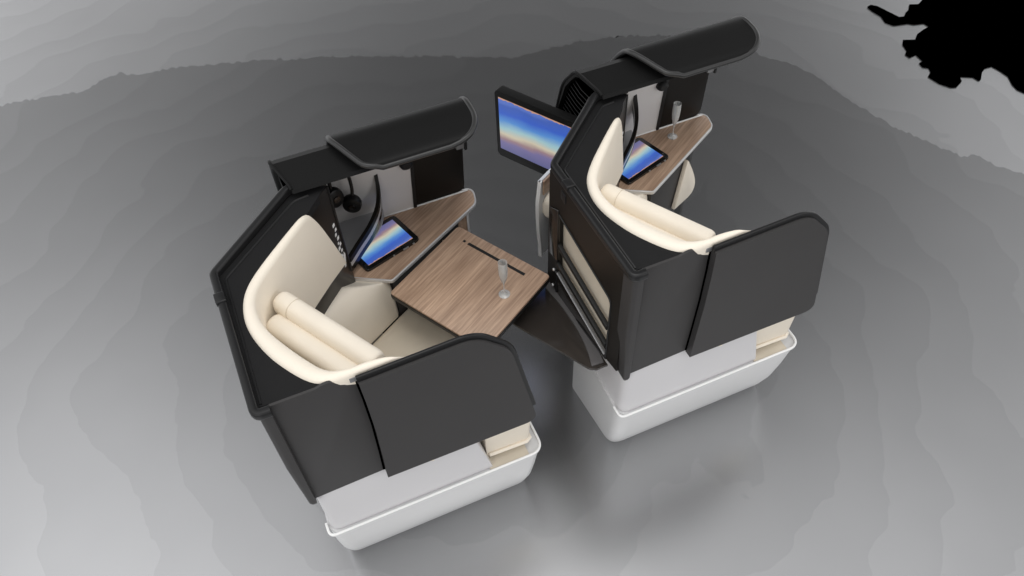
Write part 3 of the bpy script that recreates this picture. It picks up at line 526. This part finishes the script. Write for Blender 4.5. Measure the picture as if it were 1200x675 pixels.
    # ---- wall behind the side table
    bm = NB(); wallside(bm, [(.30, .652), (.598, .652), (.610, .885), (.30, .885)], .843, .849); finish('light_wall_panel', bm, 'greypan', R)
    dk = rounded([(.607, .655), (.795, .655), (.808, .925), (.612, .925)], [.004, .03, 0, 0], 5)
    bm = NB(); wallside(bm, dk, .844, .858, .003); dw = finish('dark_wall_panel', bm, 'brown', R)
    bm = NB(); wallside(bm, rounded([(.596, .653), (.608, .653), (.623, .89), (.611, .89)], .002), .838, .846, .002); finish('panel_divider', bm, 'black', dw)
    bm = NB(); wallside(bm, rounded([(.772, .878), (.800, .878), (.803, .925), (.775, .925)], .003), .815, .846, .003); cl = finish('hood_bracket', bm, 'silverdim', dw)
    bm = NB(); wallside(bm, rounded([(.801, .870), (.810, .870), (.813, .925), (.803, .925)], .002), .812, .843, .002); finish('bracket_end', bm, 'black', cl)
    # reading light knob
    bm = NB()
    secs = []
    for d, rr in ((.0, .018), (-.010, .019), (-.020, .017), (-.026, .011)):
        secs.append([(.594 + rr * math.cos(a) * 1.25, .846 + d, .866 + rr * math.sin(a)) for a in [2 * math.pi * k / 20 for k in range(20)]])
    loft(bm, secs); finish('reading_light', bm, 'black', R)

    # ---- bulkhead body
    prof = [(.580, 1.112), (.588, 1.121), (.640, 1.132), (.695, 1.143), (.722, 1.134), (.755, 1.098), (.798, 1.044), (.824, .981), (.851, .89), (.868, .80), (.876, .65), (.876, .12)]
    inn_ = [(.866, .12), (.866, .65), (.858, .80), (.850, .88), (.812, .97), (.786, 1.034), (.745, 1.086), (.715, 1.120), (.695, 1.130), (.640, 1.120), (.590, 1.112)]
    poly = prof + inn_
    def aft(b, z):      # slanted aft edge of the roof
        return .168 + (.200 - .168) * max(0, min(1, (.70 - b) / .10))
    secs = []
    secs.append([(aft(b, z), b, z) for b, z in poly]); secs.append([(.62, b, z) for b, z in poly]); 
    bh = finish('bulkhead_roof', loft(NB(), secs), 'hood', R, angle=28)
    secs = [[(.62, b, z) for b, z in [(.862, .12), (.862, .9), (.876, .9), (.876, .12)]], [(.80, b, z) for b, z in [(.862, .3), (.862, .9), (.876, .9), (.876, .3)]]]
    finish('outer_skin', loft(NB(), secs), 'hood', R)
    # aft edge bead and pleated end panel
    bm = NB(); tube(bm, [(aft(b, z) + .001, b, z) for b, z in catmull([(b, z) for b, z in prof[1:11]], 3)] and [(aft(p.x, p.y), p.x, p.y) for p in catmull(prof[1:11], 3)], .005, 8); finish('edge_bead', bm, 'hood', bh)
    bm = NB()
    ep = [(.195, .612, 1.112), (.184, .70, 1.128), (.184, .745, 1.082), (.184, .788, 1.032), (.184, .812, .975), (.184, .84, .88), (.184, .856, .80), (.184, .864, .6), (.184, .864, .4), (.184, .66, .4)]
    v0 = [bm.verts.new(p) for p in ep]; v1 = [bm.verts.new((p[0] + .012, p[1], p[2])) for p in ep]
    bm.faces.new(v0); bm.faces.new(v1[::-1])
    for i in range(len(ep)): bm.faces.new((v0[i], v1[i], v1[(i + 1) % len(ep)], v0[(i + 1) % len(ep)]))
    en = finish('end_panel', bm, 'void', R, angle=20)
    zz = 1.085
    while zz > .72:
        b1 = .72 if zz > 1.1 else (.74 + (1.1 - zz) * .75 if zz > 1.0 else (.812 + (1.0 - zz) * .3)); b1 = min(b1, .85)
        bm = NB(); tube(bm, [(.182, .635, zz), (.180, (.635 + b1) / 2, zz - .004), (.182, b1 - .01, zz)], .0018, 6); finish('pleat', bm, 'hood', en)
        zz -= .021

    # ---- sliding hood over the bulkhead
    hp = catmull([(.540, 1.146), (.553, 1.160), (.60, 1.170), (.655, 1.178), (.698, 1.175), (.735, 1.152), (.785, 1.095), (.828, 1.025), (.858, .955), (.882, .90)], 4)
    d = [0]
    for a, b in zip(hp, hp[1:]): d.append(d[-1] + (b - a).length)
    T_ = d[-1]
    def hood_range(s_):
        # a-range of the hood at distance s_ from its front lip
        q_ = max(0, min(1, (.160 - s_) / .150)); a0 = .352 + .068 * q_ ** 1.15
        if s_ < .035: a0 += .045 * (1 - s_ / .035) ** 2
        Rr = .10
        a1 = .780
        if s_ < Rr: a1 = .780 - .105 * (1 - math.sqrt(max(0, 1 - ((Rr - s_) / Rr) ** 2)))
        if s_ > T_ - .12: a1 -= .08 * (1 - math.sqrt(max(0, 1 - ((s_ - T_ + .12) / .12) ** 2)))
        return a0, a1
    def offs(i, t):
        a = hp[max(0, i - 1)]; b = hp[min(len(hp) - 1, i + 1)]; q = (b - a).normalized(); nrm = Vector((-q.y, q.x))
        return hp[i] + nrm * t
    NA = 14
    top = []; bot = []
    for i in range(len(hp)):
        a0, a1 = hood_range(d[i]); po = offs(i, 0); pi = offs(i, -.014)
        top.append([(a0 + (a1 - a0) * k / NA, po.x, po.y) for k in range(NA + 1)])
        bot.append([(a0 + (a1 - a0) * k / NA, pi.x, pi.y) for k in range(NA + 1)])
    bm = NB()
    Vt = [[bm.verts.new(p) for p in rr] for rr in top]; Vb = [[bm.verts.new(p) for p in rr] for rr in bot]
    for V in (Vt, Vb):
        for i in range(len(V) - 1):
            for k in range(NA): bm.faces.new((V[i][k], V[i][k + 1], V[i + 1][k + 1], V[i + 1][k]))
    m = len(Vt)
    for k in range(NA):
        bm.faces.new((Vt[0][k], Vt[0][k + 1], Vb[0][k + 1], Vb[0][k])); bm.faces.new((Vt[m - 1][k], Vt[m - 1][k + 1], Vb[m - 1][k + 1], Vb[m - 1][k]))
    for i in range(m - 1):
        for k in (0, NA): bm.faces.new((Vt[i][k], Vt[i + 1][k], Vb[i + 1][k], Vb[i][k]))
    hd = finish('sliding_hood', bm, 'hood', R, angle=50)
    edge = [Vector(top[i][0]).lerp(Vector(bot[i][0]), .4) for i in range(m - 1, -1, -1)] + [Vector(top[0][k]).lerp(Vector(bot[0][k]), .4) for k in range(1, NA)] + [Vector(top[i][NA]).lerp(Vector(bot[i][NA]), .4) for i in range(m)]
    bm = NB(); sweep(bm, edge, circ(.0092, n=10), up=Vector((.15, .45, .9)))
    finish('hood_edge', bm, 'hoodedge', hd)

    # ---- storage bin with curved front
    cv = catmull([(.305, .618), (.35, .664), (.41, .718), (.455, .768), (.478, .812), (.486, .845)], 4)
    ztop = lambda t: .722 + .11 * t ** 2.2
    for nm, za, zb, off, mt in (('storage_bin', -.040, -.016, 0, 'gloss'), ('bin_strip', -.016, .006, .001, 'edging'), ('bin_lip', .006, .026, .003, 'brown')):
        bm = NB(); secs = []
        for i, p in enumerate(cv):
            t = i / (len(cv) - 1); z = ztop(t); q = (cv[min(i + 1, len(cv) - 1)] - cv[max(i - 1, 0)]).normalized(); nn = Vector((q.y, -q.x))
            zl = z + za
            o_ = p + nn * (.004 + off); i_ = p - nn * .006
            secs.append([(o_.x, o_.y, zl), (o_.x, o_.y, z + zb), (i_.x, i_.y, z + zb), (i_.x, i_.y, zl)])
        loft(bm, secs); ob = finish(nm, bm, mt, R if nm == 'storage_bin' else sb)
        if nm == 'storage_bin': sb = ob

    bm = NB(); plan(bm, [(p.x, p.y) for p in cv] + [(.40, .845), (.32, .842), (.300, .70)], .684, .692); finish('bin_floor', bm, 'greybin', sb)

    # ---- sliding door
    dr = rounded([(.186, .588), (.190, .70), (.194, .85), (.193, .98), (.190, 1.077), (.495, 1.088), (.585, .990), (.659, .582)],
                 [0, 0, 0, 0, 0, .10, .12, .035], 7)
    bm = NB(); wallside(bm, [(p.x, p.y) for p in dr], -.100, -.074, 0)
    do = finish('sliding_door', bm, 'shell', R, angle=35)
    gap_strip = rounded([(.180, .600), (.184, .70), (.188, .85), (.187, .98), (.184, 1.064), (.20, 1.066), (.22, .85), (.20, .595)], [.0, .1, .1, .1, 0, 0, 0, 0], 6)
    bm = NB(); wallside(bm, [(p.x, p.y) for p in gap_strip], -.0775, -.070, .0005); finish('door_gap_strip', bm, 'void', do)  # added black strip standing in for the dark gap at the door edge
    path = rounded([(.188, -.086, 1.083), (.494, -.087, 1.093), (.584, -.087, .990), (.6455, -.087, .655)], [0, .10, .12, 0], 8, closed=False)
    bm = NB(); sweep(bm, path, rrect(.026, .010, .004), up=Vector((0, 1, 0))); 
    finish('door_rail', bm, 'rail', do)
    bm = NB(); wallside(bm, rounded([(.172, 1.067), (.190, 1.068), (.190, 1.084), (.172, 1.083)], .002), -.0785, -.060, .002); finish('door_guide', bm, 'silverdim', R)
    bm = NB(); wallside(bm, rounded([(.640, .655), (.652, .66), (.650, .70), (.642, .695)], .003), -.085, -.060, .003); finish('door_latch', bm, 'silverdim', do)
    return R

seat1 = build_seat()
seat2 = copy_tree(seat1); seat2.location = (1, 0, 0)
for o, lb in ((seat1, 'cream and black aircraft seat with its wooden tray table folded out, nearest the left edge'),
              (seat2, 'cream and black aircraft seat without a tray table, with a large screen on its back')):
    o['label'] = lb; o['category'] = 'aircraft seat'; o['group'] = 'two matching aircraft seats one behind the other'

# ---- tray table of the first seat
tt = rounded([(.394, .492), (.707, .679), (.904, .336), (.591, .149)], [.008, .012, .012, .01], 4)
bm = NB(); plan(bm, tt, .652, .660, .0015); tray = finish('tray_table', bm, 'wood', seat1)
c = Vector((.649, .414)); tb = [c + (p - c) * 1.008 for p in tt]
bm = NB(); plan(bm, tb, .634, .6515, .004); finish('tray_underside', bm, 'rail', tray)
sm = wall_on((.708, .587), (.829, .373))
bm = NB(); plan(bm, [(p[0], p[1]) for p in [sm(0, 0, -.005), sm(.243, 0, -.005), sm(.243, 0, .006), sm(0, 0, .006)]], .6595, .6608); finish('tray_slot', bm, 'black', tray)
bm = NB(); plan(bm, [(p[0], p[1]) for p in [sm(-.022, 0, -.003), sm(-.012, 0, -.003), sm(-.012, 0, .006), sm(-.022, 0, .006)]], .6595, .6608); finish('tray_slot', bm, 'black', tray)
bm = NB(); plan(bm, [sq(.01, .03), sq(.06, .03), sq(.06, .12), sq(.01, .12)], .60, .634, .004); finish('tray_arm', bm, 'rail', tray)
# wooden recess with silver upright below the side table tip
bm = NB(); wallside(bm, [(.690, .50), (.765, .50), (.766, .628), (.690, .628)], .762, .775, .002); ft = finish('footwell_side', bm, 'wood', seat1)
bm = NB(); wallside(bm, rounded([(.764, .49), (.772, .49), (.773, .628), (.765, .628)], .001), .755, .780, .001); finish('upright_trim', bm, 'silver', ft)

# ---- monitor on the back of the second seat
mdir = Vector((.515, -.857)); mo = Vector((-.024, .955))
mon_map = lambda x, z, d: (mo.x + mdir.x * x + E1.x * d, mo.y + mdir.y * x + E1.y * d, z)
bm = NB(); slab(bm, rounded([(0, .675), (.46, .675), (.46, .970), (0, .970)], .012, 4), mon_map, 0, .036, .004, 2)
mon = finish('monitor', bm, 'hood', seat2)
def uvquad(pts, name, parent, mt='screen'):
    b_ = NB(); uv = b_.loops.layers.uv.new('uv'); vs = [b_.verts.new(p) for p in pts]; fc = b_.faces.new(vs)
    for lp, c_ in zip(fc.loops, ((0, 0), (1, 0), (1, 1), (0, 1))): lp[uv].uv = c_
    me = bpy.data.meshes.new(name); b_.to_mesh(me); b_.free(); me.materials.append(MT[mt])
    o = bpy.data.objects.new(name, me); col.objects.link(o); o.parent = parent; return o
uvquad([mon_map(.016, .713, -.0015), mon_map(.444, .713, -.0015), mon_map(.444, .947, -.0015), mon_map(.016, .947, -.0015)], 'screen', mon)
bm = NB(); slab(bm, [(.30, .74), (.44, .74), (.44, .88), (.30, .88)], mon_map, .036, .10, .004); finish('monitor_mount', bm, 'black', mon)

# ---- footwell pod of the first sitter, carried by the second seat
fw = wall_on((.005, .635), (.14, .716))
bm = NB(); slab(bm, [(.0, .40), (.17, .40), (.17, .788), (.0, .788)], fw, .0, .012, .002); pod = finish('footwell', bm, 'white', seat2)
arc = catmull([(.0, .788), (-.008, .74), (-.016, .68), (-.012, .56), (-.002, .46), (.0, .40)], 4)
bm = NB(); slab(bm, [(p.x, p.y) for p in arc] + [(.010, .40), (.003, .50), (-.006, .66), (.000, .74), (.008, .788)], fw, -.004, .010, .002); finish('footwell_edge', bm, 'rim', pod)
bm = NB(); slab(bm, [(.012, .72), (.17, .72), (.17, .785), (.012, .785)], fw, -.008, -.001, .001); finish('wood_lining', bm, 'wood', pod)
bm = NB(); slab(bm, rounded([(.012, .60), (.17, .60), (.17, .705), (.012, .705)], .03, 5), fw, -.05, -.001, .012, 3); finish('foot_cushion', bm, 'cream', pod)
# glossy foot shelf with its curved grey edge
zs = .565
bm = NB(); plan(bm, rounded([(-.262, .275), (-.112, .008), (-.090, -.004), (-.052, -.004), (-.068, .43), (-.27, .43)], [.01, .02, .01, 0, 0, .02], 4), zs - .010, zs, .002); shf = finish('foot_shelf', bm, 'shelf', seat2)
oc = catmull([(-.068, .390), (-.053, .312), (-.050, .185), (-.053, .095), (-.062, .008)], 4); ic = catmull([(-.101, .362), (-.085, .261), (-.081, .15), (-.089, .069), (-.103, .010)], 4)
bm = NB(); plan(bm, oc + ic[::-1], zs - .004, zs + .006, .0015); finish('shelf_edge', bm, 'bandgrey', shf)

# ---------------------------------------------------------------- tablets
def tablet():
    T = empty('tablet')
    bm = NB(); plan(bm, rounded([(0, 0), (.222, 0), (.222, .155), (0, .155)], .012, 5), 0, .011, .003); b = finish('casing', bm, 'bezel', T)
    uvquad([(.204, .139, .0114), (.018, .139, .0114), (.018, .016, .0114), (.204, .016, .0114)], 'screen', T)
    for x, l_ in ((.150, .022), (.108, .006), (.190, .008)):
        bm = NB(); plan(bm, rounded([(x, -.004), (x + l_, -.004), (x + l_, .002), (x, .002)], .0015), .003, .008); finish('button', bm, 'silver', b)
    return T
t1 = tablet(); t1.location = (.352, .614, .6505); t1.rotation_euler.z = math.radians(17.5)
t2 = copy_tree(t1); t2.location = (1.350, .612, .6505)
for o, lb in ((t1, 'tablet with a blue sunset picture beside the folded out tray table'), (t2, 'tablet with a blue sunset picture on the side table that also holds a glass')):
    o['label'] = lb; o['category'] = 'tablet'; o['group'] = 'tablets lying on the side tables'

# ---------------------------------------------------------------- champagne glasses
def flute():
    prof = [(.0, .0), (.019, .0), (.0192, .0015), (.012, .004), (.004, .009), (.0022, .016), (.002, .045), (.003, .055), (.008, .068), (.0125, .085), (.0150, .105), (.0158, .130), (.0148, .158), (.0138, .158),
            (.0146, .130), (.0138, .105), (.0112, .086), (.006, .070), (.0, .062)]
    bm = NB(); n = 32; rings = []
    for rr, z in prof:
        rings.append([bm.verts.new((max(rr, 1e-5) * math.cos(2 * math.pi * k / n), max(rr, 1e-5) * math.sin(2 * math.pi * k / n), z)) for k in range(n)])
    for a, b in zip(rings, rings[1:]):
        for k in range(n): bm.faces.new((a[k], a[(k + 1) % n], b[(k + 1) % n], b[k]))
    return finish('champagne_glass', bm, 'glass', angle=60)
g1 = flute(); g1.location = (.734, .327, .6602)
g2 = g1.copy(); col.objects.link(g2); g2.location = (1.636, .783, .6502)
for o, lb in ((g1, 'empty champagne flute standing on the wooden tray table'), (g2, 'empty champagne flute standing on the side table near a dark wall panel')):
    o['label'] = lb; o['category'] = 'glass'; o['group'] = 'champagne flutes'

# ---------------------------------------------------------------- headphones
def phones():
    H = empty('headphones')
    def cup(c, ax):
        ax = Vector(ax).normalized(); lat = ax.cross(Vector((0, 0, 1))).normalized(); up = lat.cross(ax)
        b_ = NB(); secs = []
        for dd, rr in ((-.016, .022), (-.012, .030), (.0, .033), (.010, .032), (.018, .026), (.020, .018), (.014, .012)):
            secs.append([Vector(c) + ax * dd + lat * (rr * math.cos(q)) + up * (rr * 1.15 * math.sin(q)) for q in [2 * math.pi * k / 22 for k in range(22)]])
        loft(b_, secs); o = finish('ear_cup', b_, 'rail', H)
        b_ = NB(); secs = [[Vector(c) + ax * dd + lat * (rr * math.cos(q)) + up * (rr * math.sin(q)) for q in [2 * math.pi * k / 16 for k in range(16)]] for dd, rr in ((-.0165, .013), (-.020, .012), (-.021, .006))]
        loft(b_, secs); finish('cup_cap', b_, 'gloss', o)
    cup((-.030, 0, .0), (-.35, 1, -.1)); cup((.022, .0, -.05), (.35, 1, .1))
    b_ = NB(); tube(b_, catmull([(-.034, .004, .03), (-.028, .006, .085), (.0, .008, .112), (.030, .006, .075), (.034, .002, .02), (.028, .0, -.02)], 5), .006, 8); finish('headband', b_, 'rail', H)
    return H
h1 = phones(); h1.location = (.357, .786, .864)
h2 = copy_tree(h1); h2.location = (1.357, .786, .864)
for o, lb in ((h1, 'black headphones hanging above the tablet beside the folded out tray table'), (h2, 'black headphones half hidden behind the wing of the seat whose back carries the large screen')):
    o['label'] = lb; o['category'] = 'headphones'; o['group'] = 'headphones hanging in the storage bins'
